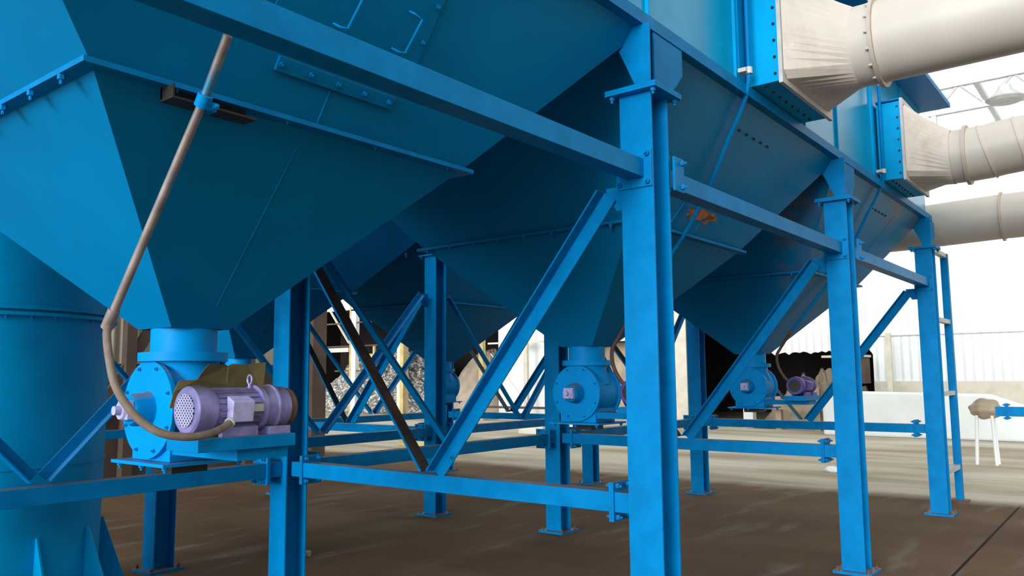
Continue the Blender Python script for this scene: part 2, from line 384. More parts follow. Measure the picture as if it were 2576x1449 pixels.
# ------------------------------------------------------------------ braces (angle iron)
def angle_bar(p0, p1, leg_dir, out_dir, a=.085, o=.075, t=.009):
    # p0-p1 the heel line; leg A along leg_dir, leg B along out_dir
    p0, p1 = Vector(p0), Vector(p1); A = Vector(leg_dir).normalized(); B = Vector(out_dir).normalized(); d = p1-p0
    prof = [Vector((0,0)), Vector((a,0)), Vector((a,t)), Vector((t,t)), Vector((t,o)), Vector((0,o))]
    return MB().prism([p0+A*q.x+B*q.y for q in prof], d)
def make_v_cross(x, y, labels, group):
    # two braces from the column heads down to the middle of the cross beam
    out = []
    zt, zb = 2.40, ZL+.02; ya, ym = .20, W_/2
    d = Vector((0, ym-.07-ya, zb-zt)).normalized()
    n = Vector((0, d.z, -d.y))      # towards lower right
    if n.y > 0: n = -n
    t = thing('diagonal_brace', (x, y, 0), labels[0], 'brace', group)
    h0 = Vector((-.035, ya, zt))-n*.02; h1 = Vector((-.035, ym-.02, zb))-n*.02
    angle_bar(h0, h1, n, (-1, 0, 0)).build('angle_bar', 'beam', t, bevel=.001)
    bolt(t, Vector((-.035, ym-.13, zb+.1))+n*.02, (-1, 0, 0), .016, .016)
    MB().prism([(-.024, .087, zt+.03), (-.024, .087, zt-.09), (-.024, .15, zt-.09), (-.024, .21, zt-.0), (-.024, .21, zt+.03)], (.01, 0, 0)).build('gusset_plate', 'beam', t)
    out.append(t)
    t = thing('diagonal_brace', (x, y, 0), labels[1], 'brace', group)
    p0 = Vector((-.02, W_-.20, zt)); p1 = Vector((-.02, ym+.04, zb)); d = (p1-p0).normalized(); n = Vector((0, -d.z, d.y))
    if n.y > 0: n = -n
    MB().prism([p0, p0+n*.009, p0+n*.009+Vector((-.082, 0, 0)), p0+Vector((-.082, 0, 0))], p1-p0).build('angle_bar', 'shaded', t)  # shade painted into the leg, only its lit edge stays blue
    MB().prism([p0+Vector((-.082, 0, 0))-n*.004, p0+Vector((-.088, 0, 0))-n*.004, p0+Vector((-.088, 0, 0))+n*.010, p0+Vector((-.082, 0, 0))+n*.010], p1-p0).build('lit_edge', 'beam', t)
    MB().prism([(-.01, W_-.087, zt+.03), (-.01, W_-.087, zt-.12), (-.01, W_-.14, zt-.12), (-.01, W_-.22, zt-.03), (-.01, W_-.22, zt+.03)], (.01, 0, 0)).build('gusset_plate', 'beam', t)
    out.append(t)
    return out
gv = 'braces across the collector frames'
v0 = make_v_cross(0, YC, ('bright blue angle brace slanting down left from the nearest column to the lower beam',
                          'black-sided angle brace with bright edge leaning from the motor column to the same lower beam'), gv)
for x, y, la, lb in [(L_, YC, 'blue brace slanting down left from the second front column', 'brace from the back column head hidden behind the nearest column'),
                     (2*L_, YC, 'farthest brace slanting down left from the last front column against the pale wall', 'short dark brace below the third gear motor leaning right'),
                     (L_, YD, 'dark brace slanting down left from the middle distance column, the inner of the pair', 'black brace at far left of the crossing pair behind the motor column'),
                     (2*L_, YD, 'rear brace of the far collector right of the middle distance column', 'rear brace of the far collector leaning right, partly hidden')]:
    dup(v0[0], (x, y, 0), la); dup(v0[1], (x, y, 0), lb)

def make_v_long(x, y, labels, group):
    zt, zb = 2.40, ZL+.02; out = []
    for s, lb in ((1, labels[0]), (-1, labels[1])):
        t = thing('diagonal_brace', (x, y, 0), lb, 'brace', group)
        xa = .20 if s > 0 else L_-.20; xm = L_/2-.05*s
        p0 = Vector((xa, .02, zt)); p1 = Vector((xm, .02, zb)); d = (p1-p0).normalized(); n = Vector((-d.z, 0, d.x))
        if n.z < 0: n = -n
        angle_bar(p0, p1, n, (0, -1, 0), a=.065, o=.06).build('angle_bar', 'beam', t, bevel=.001)
        MB().prism([(xa-s*.113, .03, zt+.03), (xa-s*.113, .03, zt-.12), (xa-s*.06, .03, zt-.12), (xa+s*.03, .03, zt-.03), (xa+s*.03, .03, zt+.03)], (0, .01, 0)).build('gusset_plate', 'beam', t)
        out.append(t)
    return out
gl = 'braces along the collector rows'
w0 = make_v_long(-L_, YB, ('angle brace lying against the round blue vessel at the left edge', 'dusty grey angle brace rising right from the left lower beam to behind the rotary valve'), gl)
for x, y, la, lb in [(0, YB, 'dark teal brace from the motor column down to the middle of the long beam', 'brace almost hidden behind the bright one, rusty top edge showing'),
                     (L_, YB, 'dark brace right of the second valve leaning down behind the nearest column', 'brace behind the nearest column, rising to the doorway column'),
                     (0, YD, 'blue brace coming down right between near hopper and motor column', 'blue brace slanting down left from the middle distance column, outer of the pair'),
                     (L_, YD, 'thin brace running down right from the middle distance column', 'thin brace rising right toward the column left of the second valve'),
                     (0, YE, 'rearmost brace of the far collector leaning right', 'rearmost brace of the far collector leaning left'),
                     (L_, YE, 'rear brace of the far collector, right half, leaning right', 'rear brace of the far collector, right half, leaning left')]:
    dup(w0[0], (x, y, 0), la); dup(w0[1], (x, y, 0), lb)

# ------------------------------------------------------------------ hoppers
ZR, ZO, ZT = 2.425, 1.712, 3.20
RX, RY, TX, TY, OX = .812, .858, 1.578, 1.384, .135
def rect(hx, hy, z): return [Vector((-hx, -hy, z)), Vector((hx, -hy, z)), Vector((hx, hy, z)), Vector((-hx, hy, z))]
def upper_y(z): return -(RY + (TY-RY)*(z-ZR)/(ZT-ZR))
def make_hopper(x, y, label, group, detail=True, m='hopper'):
    t = thing('dust_hopper', (x, y, 0), label, 'hopper', group)
    b = MB(); b.loft([rect(TX, TY, ZT), rect(RX, RY, ZR)], caps=False)
    b.loft([rect(TX-.006, TY-.006, ZT), rect(RX-.006, RY-.006, ZR)], caps=False); b.build('upper_section', m, t)
    b = MB(); b.loft([rect(RX, RY, ZR), rect(OX, OX, ZO)], caps=False)
    b.loft([rect(RX-.006, RY-.006, ZR), rect(OX-.006, OX-.006, ZO)], caps=False); b.build('lower_section', m, t)
    # flange ring
    b = MB(); o = .045; h = .009
    for hx0, hx1, hy0, hy1 in ((-RX-o, RX+o, -RY-o, -RY+.01), (-RX-o, RX+o, RY-.01, RY+o)): b.box((hx0, hy0, ZR-h), (hx1, hy1, ZR+h))
    for hx0, hx1 in ((-RX-o, -RX+.01), (RX-.01, RX+o)): b.box((hx0, -RY+.01, ZR-h), (hx1, RY-.01, ZR+h))
    b.build('flange_ring', 'beam', t)
    if detail:
        k = 0
        for i in range(9): bolt(t, (-RX-.035, -RY+.12+i*.22, ZR-h), (0, 0, -1), .012, .016)
        for i in range(4): bolt(t, (-RX+.25+i*.42, -RY-.030, ZR-h), (0, 0, -1), .006, .006, 'hopper')
    MB().lathe([(ZO-.105, .134), (ZO+.004, .134)], (0, 0, 0)).build('outlet_neck', 'bright', t)
    MB().lathe([(ZO-.118, .18), (ZO-.100, .18)], (0, 0, 0), seg=40).build('outlet_flange', 'bright', t)
    # weld seam ribs on the slanted front
    def on_up(px, z, off=0): return Vector((px, upper_y(z)-off, z))
    def on_lo(px, z, off=0): return Vector((px, -(OX+(RY-OX)*(z-ZO)/(ZR-ZO))-off, z))
    MB().tube([on_up(.0, 2.555), on_up(.0, 2.435)], .004, 6).build('weld_seam', 'beam', t); MB().tube([on_lo(-.03, 2.37), on_lo(.01, 1.80)], .002, 6).build('weld_seam', 'hopper', t)
    return t, on_up, on_lo
gh = 'hoppers of the near dust collector'; gh2 = 'hoppers of the far dust collector'
hop1, on_up, on_lo = make_hopper(-L_/2, W_/2, 'largest blue hopper at upper left, its left side brightly lit and front side dark', gh)
hop2, _, _ = make_hopper(L_/2, W_/2, 'middle blue hopper behind the nearest column, orange rust patch on its front', gh, m='hopper')
hop3, _, _ = make_hopper(1.5*L_, W_/2, 'third blue hopper, between second and last front columns, yard reflection painted on its front', gh, m='reflhop')
hop4, _, _ = make_hopper(L_/2, YD+W_/2, 'dark hopper of the far collector glimpsed behind the motor and its column', gh2, False)
hop5, _, _ = make_hopper(1.5*L_, YD+W_/2, 'dark teal hopper of the far collector behind the middle distance column', gh2, False)

# details of the near hopper front: cleaning door with two handles, stiffener strip, seam
def face_box(b, p0, p1, w, th, off=0):
    p0, p1 = Vector(p0), Vector(p1); d = (p1-p0).normalized(); nrm = Vector((0, -math.cos(math.atan2(TY-RY, ZT-ZR)), -math.sin(math.atan2(TY-RY, ZT-ZR))))
    s = d.cross(nrm).normalized()*w/2
    b.prism([p0+s+nrm*off, p0-s+nrm*off, p0-s+nrm*(off+th), p0+s+nrm*(off+th)], p1-p0)
NU = Vector((0, -math.cos(math.atan2(TY-RY, ZT-ZR)), -math.sin(math.atan2(TY-RY, ZT-ZR))))
CX = -L_/2
def door_panel(t):
    b = MB(); x0, x1, z0, z1 = -.33, .33, 2.68, 3.12
    b.prism([on_up(x0, z0), on_up(x1, z0), on_up(x1, z1), on_up(x0, z1)], NU*.006)
    d = b.build('inspection_door', 'hopper', t)
    for hx in (-.06, .22):
        za, zb = 2.745, 2.865
        pts = [on_up(hx-.04, za-.0), on_up(hx-.03, za)+NU*.035, on_up(hx-.004, za+.005)+NU*.045, on_up(hx+.01, zb)+NU*.045, on_up(hx-.02, zb+.005)+NU*.03, on_up(hx-.03, zb+.005)]
        MB().tube(pts, .0045, 8).build('door_handle', 'bright', d)
    for zz in (2.70, 2.80, 2.92, 3.04): bolt(t, on_up(.30+.01, zz)+NU*.006, tuple(NU), .010, .009)
door_panel(hop1)
b = MB(); zz = 2.583
face_box(b, on_up(-.25, zz), on_up(.29, zz), .05, .012); b.build('stiffener_strip', 'hopper', hop1)
for k in range(5): bolt(hop1, on_up(-.235+.125*k, zz)+NU*.012, tuple(NU), .010, .009)
MB().box((-.60, -RY-.075, ZR-.055), (-.30, -RY-.0, ZR-.048)).box((-.60, -RY-.01, ZR-.048), (-.30, -RY-.0, ZR-.01)).box((-.60, -RY-.075, ZR-.048), (-.594, -RY-.0, ZR-.01)).build('pipe_bracket', 'dark', hop1)
# seams on the second and third hopper fronts, rust patch
for hp in (hop2, hop3):
    MB().tube([on_up(-.33, 2.60), on_up(-.37, 2.44)], .005, 6).build('weld_seam', 'beam', hp); MB().tube([on_up(.62, 3.1), on_up(.30, 2.45)], .003, 6).build('weld_seam', 'hopper', hp)
    for k in range(5): bolt(hp, on_up(-.15+.12*k, 3.06), tuple(NU), .010, .008, 'dark')
# rust patch: irregular flake of bare rusted steel
def blob(cx, cz, sx, sz, n=26, seed=1):
    rr = random.Random(seed); pts = []
    for i in range(n):
        a = 2*math.pi*i/n; r = 1+rr.uniform(-.32, .25)
        pts.append(on_up(cx+math.cos(a)*sx*r, cz+math.sin(a)*sz*r)+NU*.0015)
    return MB().prism(pts, NU*.001)
M_['orange'] = mat('orange_rust', (.46, .17, .055), .85, var=.35, vscale=14, col2=(.03, .09, .12), cscale=9, cth=(.55, .62))
blob(-.04, 2.562, .20, .038).build('rust_patch', 'orange', hop2)
blob(.12, 2.575, .09, .02, seed=4).build('rust_patch', 'orange', hop2)

# ------------------------------------------------------------------ filter casings
def make_casing(y, x0, x1, label, boxes):
    t = thing('filter_casing', (0, y, 0), label, 'dust collector casing')
    zb, zt = 3.265, 4.50
    b = MB(); b.box((x0, 0, zb), (x1, W_, zt)); b.build('casing_wall', 'casing', t)
    MB().box((x0-.02, -.055, zb-.065), (x1+.03, .03, zb)).box((x0-.02, W_-.03, zb-.065), (x1+.03, W_+.055, zb)).box((x0-.02, .03, zb-.065), (x0+.06, W_-.03, zb)).box((x1-.06, .03, zb-.065), (x1+.03, W_-.03, zb)).build('bottom_flange', 'beam', t)
    MB().box((x0-.1, -.30, zt), (x1+.12, W_+.1, zt+.05)).build('roof_ledge', 'beam', t)
    xs = [-L_+.05]
    for i in range(-1, 2):
        for dx in (.05, 1.16, 1.20, 2.41):
            xx = i*L_+dx
            if x0 < xx < x1: MB().box((xx-.008, -.018, zb), (xx+.008, .0, zt)).build('panel_seam', 'blue', t)
    return t
cas1 = make_casing(YC, -L_, 2*L_+.2, 'long blue sheet-metal casing above the near hoppers, glare along its lower edge', True)
cas2 = make_casing(YD, 0, 2*L_+.2, 'blue casing of the far dust collector above the dark hoppers', False)

# inlet boxes on the near casing
def make_inlet(x, label):
    t = thing('inlet_box', (x, 0, 3.28), label, 'duct box', 'inlet boxes on the near casing')
    MB().box((0, -.225, 0), (.94, -.019, .73)).build('box_shell', 'blue', t, bevel=.002)
    f = MB(); f.box((-.02, -.25, -.02), (.03, -.226, .75)).box((.91, -.25, -.02), (.96, -.226, .75)).box((.03, -.25, -.02), (.91, -.226, .03)).box((.03, -.25, .70), (.91, -.226, .75)); f.build('front_flange', 'palemetal', t)
    for k in range(7): bolt(t, (-.003, -.20, .05+.105*k), (-1, 0, 0), .009, .008, 'dark')
    for k in range(8): bolt(t, (.06+.115*k, -.12, 0), (0, 0, -1), .010, .008, 'dark')
    MB().box((-.03, -.225, .735), (.97, -.02, .75)).build('top_lid', 'beam', t)
    return t
in1 = make_inlet(1.31, 'blue inlet box at top right where the largest pale duct joins')
dup(in1, (1.31+L_, 0, 3.28), 'smaller blue inlet box where the middle pale duct joins')

# ------------------------------------------------------------------ pale ducts
def sq2round(b, x0, x1, z0, z1, y0, cx, cz, r, y1, n=48):
    ring0, ring1 = [], []
    for i in range(n):
        a = 2*math.pi*(i+.5)/n; c, s = math.cos(a), math.sin(a); m = max(abs(c), abs(s))
        ring0.append(Vector(((x0+x1)/2+(x1-x0)/2*c/m, y0, (z0+z1)/2+(z1-z0)/2*s/m))); ring1.append(Vector((cx+r*c, y1, cz+r*s)))
    b.loft([ring0, ring1], caps=False)
def ring_flange(name, t, p, d, r, m='ductd', w=.03):
    d = Vector(d).normalized(); MB().tube([Vector(p)-d*w/2, Vector(p)+d*w/2], r, 40).build(name, m, t)
def make_duct(x, label, seg2):
    t = thing('air_duct', (x, -.25, 3.28), label, 'duct', 'pale ducts feeding the collector')
    b = MB(); sq2round(b, 0.0, .92, .02, .70, -.001, .55, .30 if seg2 == 0 else .25, .255, -.30); b.build('transition_piece', 'ductt', t)
    c = Vector((.55, -.30, .30 if seg2 == 0 else .25))
    if seg2 == 0:
        path = [c, c+Vector((0, -.12, 0)), c+Vector((0, -6, .04))]
        MB().tube(path, .255, 48).build('duct_pipe', 'duct', t)
        ring_flange('joint_flange', t, c+Vector((0, -.13, 0)), (0, 1, 0), .285, w=.022)
        ring_flange('joint_flange', t, c+Vector((0, -2.6, .015)), (0, 1, 0), .285, w=.022)
        for k in range(9):
            a = math.radians(95+k*22); bolt(t, c+Vector((math.cos(a)*.272, -.119, math.sin(a)*.272)), (0, 1, 0), .010, .012, 'palemetal')
    else:
        path = [c, c+Vector((0, -.16, 0)), c+Vector((0, -.28, .005)), c+Vector((0, -.40, .02)), c+Vector((0, -.55, .03)), c+Vector((0, -6, .05))]
        MB().tube(path, .25, 48).build('duct_pipe', 'duct', t)
        ring_flange('joint_flange', t, c+Vector((0, -.12, 0)), (0, 1, 0), .28, w=.03)
        ring_flange('elbow_band', t, path[2], (0, -1, .25), .262, 'duct', .015); ring_flange('elbow_band', t, path[4], (0, -1, .2), .262, 'duct', .015)
    return t
make_duct(1.31, 'largest pale metal duct crossing the top right corner, brown soiling near its square end', 0)
make_duct(1.31+L_, 'middle pale duct with a mitred elbow, below the largest one', 1)
t = thing('air_duct', (7.35, 1.6, 3.27), 'lowest pale duct at right edge, coming from behind the last front column', 'duct', 'pale ducts feeding the collector')
MB().tube([(-.3, 1.2, 0), (0, .3, 0), (0, -1.2, .0), (0, -2.2, .03), (0, -7.2, .06)], .26, 48).build('duct_pipe', 'duct', t)
ring_flange('joint_flange', t, (0, -2.25, .03), (0, -1, 0), .285, w=.022)

# ------------------------------------------------------------------ brackets carrying the casing
def make_bracket(x, label):
    t = thing('support_bracket', (x, 0, Z_CAP+.014), label, 'bracket', 'brackets between columns and casing')
    z0 = Z_CAP+.014; top = 3.20
    def P(p): return (p[0], p[1], p[2]-z0)
    MB().box((-.138, -.138, 0), (.138, .138, .014)).build('foot_plate', 'beam', t, bevel=.001)
    MB().prism([P(q) for q in ((-.086, .086, top), (-.086, -.088, top), (-.086, -.085, z0+.014), (-.086, -.01, z0+.014), (-.086, .086, 3.10))], (.012, 0, 0)).build('flange_plate', 'beam', t, bevel=.001)
    MB().prism([P(q) for q in ((-.074, -.004, top), (.20, -.004, top), (.20, -.004, z0+.014), (-.074, -.004, z0+.014))], (0, .01, 0)).build('web_plate', 'beam', t)
    MB().prism([P(q) for q in ((.03, -.05, top), (.34, -.05, top), (.34, -.05, 3.06), (.25, -.05, 2.97), (.115, -.05, z0+.014), (.03, -.05, z0+.014))], (0, .012, 0)).build('side_plate', 'beam', t, bevel=.001)
    return t
br0 = make_bracket(0, 'pair of pale blue gusset plates on top of the nearest column')
dup(br0, (L_, 0, Z_CAP+.014), 'gusset plates on top of the second front column')
dup(br0, (2*L_, 0, Z_CAP+.014), 'small gusset plates on top of the last front column')

# ------------------------------------------------------------------ rotary valves
def make_valve(x, y, label, group):
    t = thing('rotary_valve', (x, y, 0), label, 'valve', group)
    zc = 1.378
    MB().lathe([(1.575, .18), (1.594, .18)], (0, 0, 0), seg=40).build('top_flange', 'bright', t)
    n = 40; rings = []
    for z, rx, ry in ((1.575, .15, .15), (1.54, .135, .145), (1.50, .13, .165), (1.44, .13, .185)):
        rings.append([Vector((math.cos(2*math.pi*k/n)*rx, math.sin(2*math.pi*k/n)*ry, z)) for k in range(n)])
    MB().loft(rings, True, True).build('inlet_throat', 'bright', t)
    MB().lathe([(-.13, .185), (.13, .185)], (0, 0, zc), 'X', 48).build('drum_housing', 'bright', t)
    cov = MB().lathe([(-.152, .200), (-.132, .200)], (0, 0, zc), 'X', 56).build('end_cover', 'bright', t, bevel=.002)
    for k in range(8):
        a = math.radians(22.5+45*k); bolt(t, (-.152, math.cos(a)*.178, zc+math.sin(a)*.178), (-1, 0, 0), .008, .007, 'beam')
    MB().lathe([(-.225, .058), (-.21, .066), (-.165, .068), (-.152, .075)], (0, 0, zc), 'X', 32).build('bearing_hub', 'beam', t)
    bb = MB(); bb.box((-.255, -.04, zc-.038), (-.225, .04, zc+.038)); bb.lathe([(-.29, .018), (-.255, .02)], (0, 0, zc), 'X', 16); bb.lathe([(-.265, .035), (-.255, .04)], (0, 0, zc), 'X', 20)
    bb.build('bearing_block', 'lilac2', t, bevel=.004)
    MB().lathe([(.132, .200), (.152, .200)], (0, 0, zc), 'X', 56).build('end_cover', 'bright', t, bevel=.002)
    MB().box((-.13, -.15, 1.17), (.13, .15, 1.30)).build('lower_chute', 'bright', t, bevel=.002)
    MB().box((-.19, -.21, 1.156), (.19, .21, 1.169)).build('base_flange', 'bright', t, bevel=.001)
    MB().box((-.08, -.08, 1.115), (.08, .08, 1.156)).build('outlet_stub', 'dark', t)
    for sx in (-1, 1):
        for sy in (-1, 0, 1): bolt(t, (sx*.165, sy*.18, 1.156), (0, 0, -1), .012, .012)
    return t
gvv = 'rotary valves under the near hoppers'
va0 = make_valve(-L_/2, W_/2, 'bright blue rotary valve with large round end cover under the nearest hopper', gvv)
dup(va0, (L_/2, W_/2, 0), 'blue rotary valve under the middle hopper, left of the nearest column')
dup(va0, (1.5*L_, W_/2, 0), 'smallest blue rotary valve of the near collector, under the third hopper')
dup(va0, (L_/2, YD+W_/2, 0), 'valve of the far collector hidden behind the yellowish guard sheet', 'rotary valves under the far hoppers')
dup(va0, (1.5*L_, YD+W_/2, 0), 'dark valve of the far collector just right of the middle distance column', 'rotary valves under the far hoppers')

# motor shelf
def make_shelf(x, y, label):
    t = thing('motor_shelf', (x, y, 0), label, 'shelf', 'motor shelves beside the valves')
    MB().box((-.295, -.63, 1.243), (.115, -.42, 1.29)).build('channel_frame', 'beam', t, bevel=.002)
    MB().box((-.12, -.60, 1.20), (.10, -.15, 1.243)).build('support_arm', 'beam', t)
    return t
gm = 'motor shelves beside the valves'
sh0 = make_shelf(-L_/2, W_/2, 'blue steel shelf carrying the nearest gear motor')
dup(sh0, (L_/2, W_/2, 0), 'blue steel shelf right of the second rotary valve'); dup(sh0, (1.5*L_, W_/2, 0), 'small blue shelf under the third gear motor')

def make_motor(x, y, label, col, group):
    t = thing('gear_motor', (x, y, 1.29), label, 'motor', group)
    ya, za = -.525, .098
    A = (0, ya, za)
    MB().lathe([(-.285, .080), (-.278, .087), (-.235, .089), (-.205, .084), (-.2, .078)], A, 'X', 40).build('fan_cover', col, t)
    g = MB().lathe([(-.004, .060), (0, .060)], (0, 0, 0), 'X', 36).build('fan_grille', 'grille' if col == 'lilac' else 'dark', t); g.location = (-.286, ya, za)
    MB().lathe([(-.294, .012), (-.290, .016)], A, 'X', 16).lathe([(-.2905, .066), (-.2895, .066)], A, 'X', 3).build('grille_hub', col, t) if False else None
    body = MB(); body.lathe([(-.2, .072), (-.01, .072)], A, 'X', 40)
    for k in range(20):
        a = 2*math.pi*k/20; c, s = math.cos(a), math.sin(a); p = Vector((-.19, ya+c*.072, za+s*.072)); q = Vector((0, c, s)); w = Vector((0, -s, c))*.0015
        body.prism([p+w, p-w, p-w+q*.007, p+w+q*.007], (.17, 0, 0))
    body.build('motor_body', col, t)
    tb = MB(); tb.prism([(-.165, ya-.07, za-.045), (-.165, ya-.105, za-.045), (-.165, ya-.115, za+.03), (-.165, ya-.07, za+.05)], (.09, 0, 0)); tb.build('terminal_box', 'lilac2' if col == 'lilac' else col, t, bevel=.003)
    MB().box((-.068, ya-.08, za-.01), (-.01, ya-.074, za+.018)).build('name_plate', 'palemetal', t)
    MB().lathe([(-.012, .088), (.006, .088)], A, 'X', 40).build('joint_flange', col, t)
    gb = MB(); gb.lathe([(.006, .078), (.05, .084), (.056, .090), (.064, .090), (.07, .082), (.115, .080)], A, 'X', 36); gb.box((.01, ya-.085, -.0), (.105, ya+.085, .03)); gb.build('gearbox', col, t, bevel=.001)
    MB().lathe([(.118, .055), (.122, .072), (.135, .076), (.148, .072), (.15, .05)], A, 'X', 24).build('chain_sprocket', 'rust', t)
    b = MB(); b.tube([Vector((-.025, ya+.014*math.cos(a), za+.088+.02+.018*math.sin(a))) for a in [2*math.pi*k/14 for k in range(15)]], .004, 8).cyl((-.025, ya, za+.07), (-.025, ya, za+.092), .006, 8); b.build('lifting_eye', col, t)
    MB().box((-.18, ya-.07, 0), (-.03, ya-.045, .035)).build('foot', col, t); MB().box((-.18, ya+.045, 0), (-.03, ya+.07, .035)).build('foot', col, t)
    return t
gmm = 'gear motors on the valve shelves'
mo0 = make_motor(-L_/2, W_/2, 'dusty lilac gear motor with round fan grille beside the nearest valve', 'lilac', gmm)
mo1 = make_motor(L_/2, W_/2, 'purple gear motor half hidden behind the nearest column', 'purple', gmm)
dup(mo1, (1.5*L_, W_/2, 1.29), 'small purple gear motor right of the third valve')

# chain guard: bent, torn dusty sheet
def guard():
    t = thing('chain_guard', (-L_/2, W_/2, 1.39), 'torn dusty olive sheet guard standing behind the lilac motor', 'guard')
    y = -.30; outline = [(-.215, .0), (-.20, .06), (-.18, .105), (-.115, .108), (-.09, .145), (-.07, .168), (-.01, .170), (.03, .163), (.05, .172), (.12, .170), (.17, .176), (.195, .178), (.19, .10), (.18, .055), (.18, 0)]
    b = MB(); b.prism([(x, y+.012*math.sin(x*22), z) for x, z in outline], (0, .004, 0)); b.build('guard_sheet', 'olive', t)
    MB().tube([(.02, y-.003, .01), (.026, y-.004, .07), (.018, y-.004, .11), (.024, y-.003, .16)], .003, 6).build('sheet_crease', 'olive', t)
    MB().box((-.15, y+.01, -.10), (.18, y+.05, .0)).build('guard_foot', 'olive', t)
guard()

# ------------------------------------------------------------------ conduits and hoses
def smooth_path(pts, n=8):
    pts = [Vector(p) for p in pts]; out = []
    for i in range(len(pts)-1):
        p0 = pts[max(i-1, 0)]; p1 = pts[i]; p2 = pts[i+1]; p3 = pts[min(i+2, len(pts)-1)]
        for k in range(n):
            u = k/n; out.append(.5*((2*p1)+(-p0+p2)*u+(2*p0-5*p1+4*p2-p3)*u*u+(-p0+3*p1-3*p2+p3)*u**3))
    return out+[pts[-1]]
t = thing('conduit_pipe', (-2.16, .88, 1.70), 'slanting bare pipe in front of the nearest hopper, part blue and part grey', 'pipe')
o_ = Vector((-2.16, .88, 1.70))
MB().tube([Vector(p)-o_ for p in ((-2.106, .28, 2.547), (-2.098, .42, 2.372), (-2.140, .885, 1.695))], .0145, 18).build('pipe_tube', 'pipe', t)
b = MB(); b.tube([Vector((-2.099, .405, 2.39))-o_, Vector((-2.098, .43, 2.357))-o_], .024, 18); b.box((-2.085-o_.x, .41-o_.y, 2.345-o_.z), (-2.055-o_.x, .46-o_.y, 2.375-o_.z)); b.build('pipe_clamp', 'bright', t, bevel=.003)
bolt(t, Vector((-2.066, .41, 2.36))-o_, (0, -1, 0), .011, .012, 'bright')
MB().tube([Vector(p)-o_ for p in ((-2.137, .86, 1.735), (-2.1415, .90, 1.675))], .02, 18).build('pipe_coupling', 'pipe', t)
hp = smooth_path([(-2.140, .893, 1.688), (-2.158, .86, 1.645), (-2.166, .82, 1.572), (-2.158, .78, 1.475), (-2.112, .74, 1.384), (-2.05, .70, 1.328), (-1.963, .68, 1.308), (-1.88, .69, 1.312), (-1.80, .735, 1.325), (-1.745, .765, 1.345)])
t = thing('flexible_hose', hp[0], 'brown flexible hose looping from the bare pipe to the lilac motor', 'hose')
MB().tube([p-hp[0] for p in hp], .0135, 16).build('hose_tube', 'hose', t)
MB().tube([hp[-3]-hp[0], hp[-1]-hp[0]], .019, 14).build('hose_fitting', 'palemetal', t)

def side_conduit(x, label1, label2):
    t = thing('conduit_pipe', (x, -.08, 3.30), label1, 'pipe')
    pts = [(0, 0, 1.1), (0, 0, .5), (0, 0, .03), (.02, .02, -.06), (.055, .08, -.17), (.10, .20, -.35), (.16, .385, -.65), (.20, .60, -.93), (.255, 1.02, -1.40)]
    pts2 = pts[:3]+smooth_path(pts[2:], 5)[1:]
    MB().tube(pts2, .0145, 14).build('pipe_tube', 'beam', t)
    MB().tube([(0, 0, .02), (0, 0, .06)], .022, 14).box((-.05, .0, .025), (.05, .05, .05)).build('pipe_clamp', 'palemetal', t)
    MB().tube([Vector(pts[8])-Vector((.005, .03, -.035)), Vector(pts[8])], .02, 12).build('pipe_coupling', 'rust', t)
    e0 = Vector((x+.255, .94, 1.90))
    p = smooth_path([(0, 0, 0), (.012, .10, -.14), (-.02, .13, -.22), (-.055, .10, -.34), (-.06, .02, -.46), (-.05, -.10, -.54), (0.0, -.18, -.55)])
    t2 = thing('flexible_hose', e0, label2, 'hose'); MB().tube(p, .014, 12).build('hose_tube', 'browntube', t2)
side_conduit(1.19, 'blue conduit running down the casing and bending over the middle hopper', 'thin brown hose in front of the second round valve')
side_conduit(1.19+L_, 'distant blue conduit bending over the third hopper', 'thin brown hose reaching the third valve')

# ------------------------------------------------------------------ round vessel at left
VX, VY, VR = -1.536, 3.82, .72
t = thing('round_vessel', (VX, VY, 0), 'tall round blue steel vessel at the left edge with base ribs and a bolted joint', 'tank')
MB().lathe([(.02, VR-.015), (1.9, VR)], (0, 0, 0), 'Z', 96).build('lower_shell', 'blue', t)
MB().lathe([(1.92, VR), (3.1, VR)], (0, 0, 0), 'Z', 96).build('upper_shell', 'blue', t)
MB().lathe([(1.865, VR+.035), (1.885, VR+.035)], (0, 0, 0), 'Z', 96).lathe([(1.90, VR+.035), (1.92, VR+.035)], (0, 0, 0), 'Z', 96).build('joint_flange', 'blue', t)
MB().lathe([(1.005, VR+.002), (1.012, VR+.002)], (0, 0, 0), 'Z', 96).build('weld_seam', 'blue', t)
MB().lathe([(0, VR+.24), (.02, VR+.24)], (0, 0, 0), 'Z', 64).build('base_ring', 'blue', t)
for k in range(36):
    a = 2*math.pi*k/36; bolt(t, ((VR+.018)*math.cos(a), (VR+.018)*math.sin(a), 1.865), (0, 0, -1), .010, .012)
for k in range(12):
    a = math.radians(-90+8+30*k); c, s = math.cos(a), math.sin(a); r0 = VR-.02
    q = [(r0, .02), (r0+.22, .02), (r0+.22, .06), (r0+.025, .62), (r0, .62)]
    w = Vector((-s, c, 0))*.006
    MB().prism([Vector((c*r, s*r, z))-w for r, z in q], w*2).build('base_rib', 'blue', t)

# ------------------------------------------------------------------ ladder-like frame at the far end of the front row
t = thing('access_frame', (7.42, 0, 0), 'slim blue post with pale rungs right of the last front column', 'ladder')
MB().box((-.035, -.04, .02), (.035, .04, 2.93)).build('post', 'beam', t, bevel=.002)
MB().box((-.09, -.09, 0), (.09, .09, .02)).build('base_plate', 'rust', t)
for z in (.43, 1.29, 2.13, 2.93): MB().box((-7.42+2*L_+H+.002, -.03, z-.05), (-.035 if z < 2.9 else .035, .03, z+.0)).build('rung', 'palemetal', t)

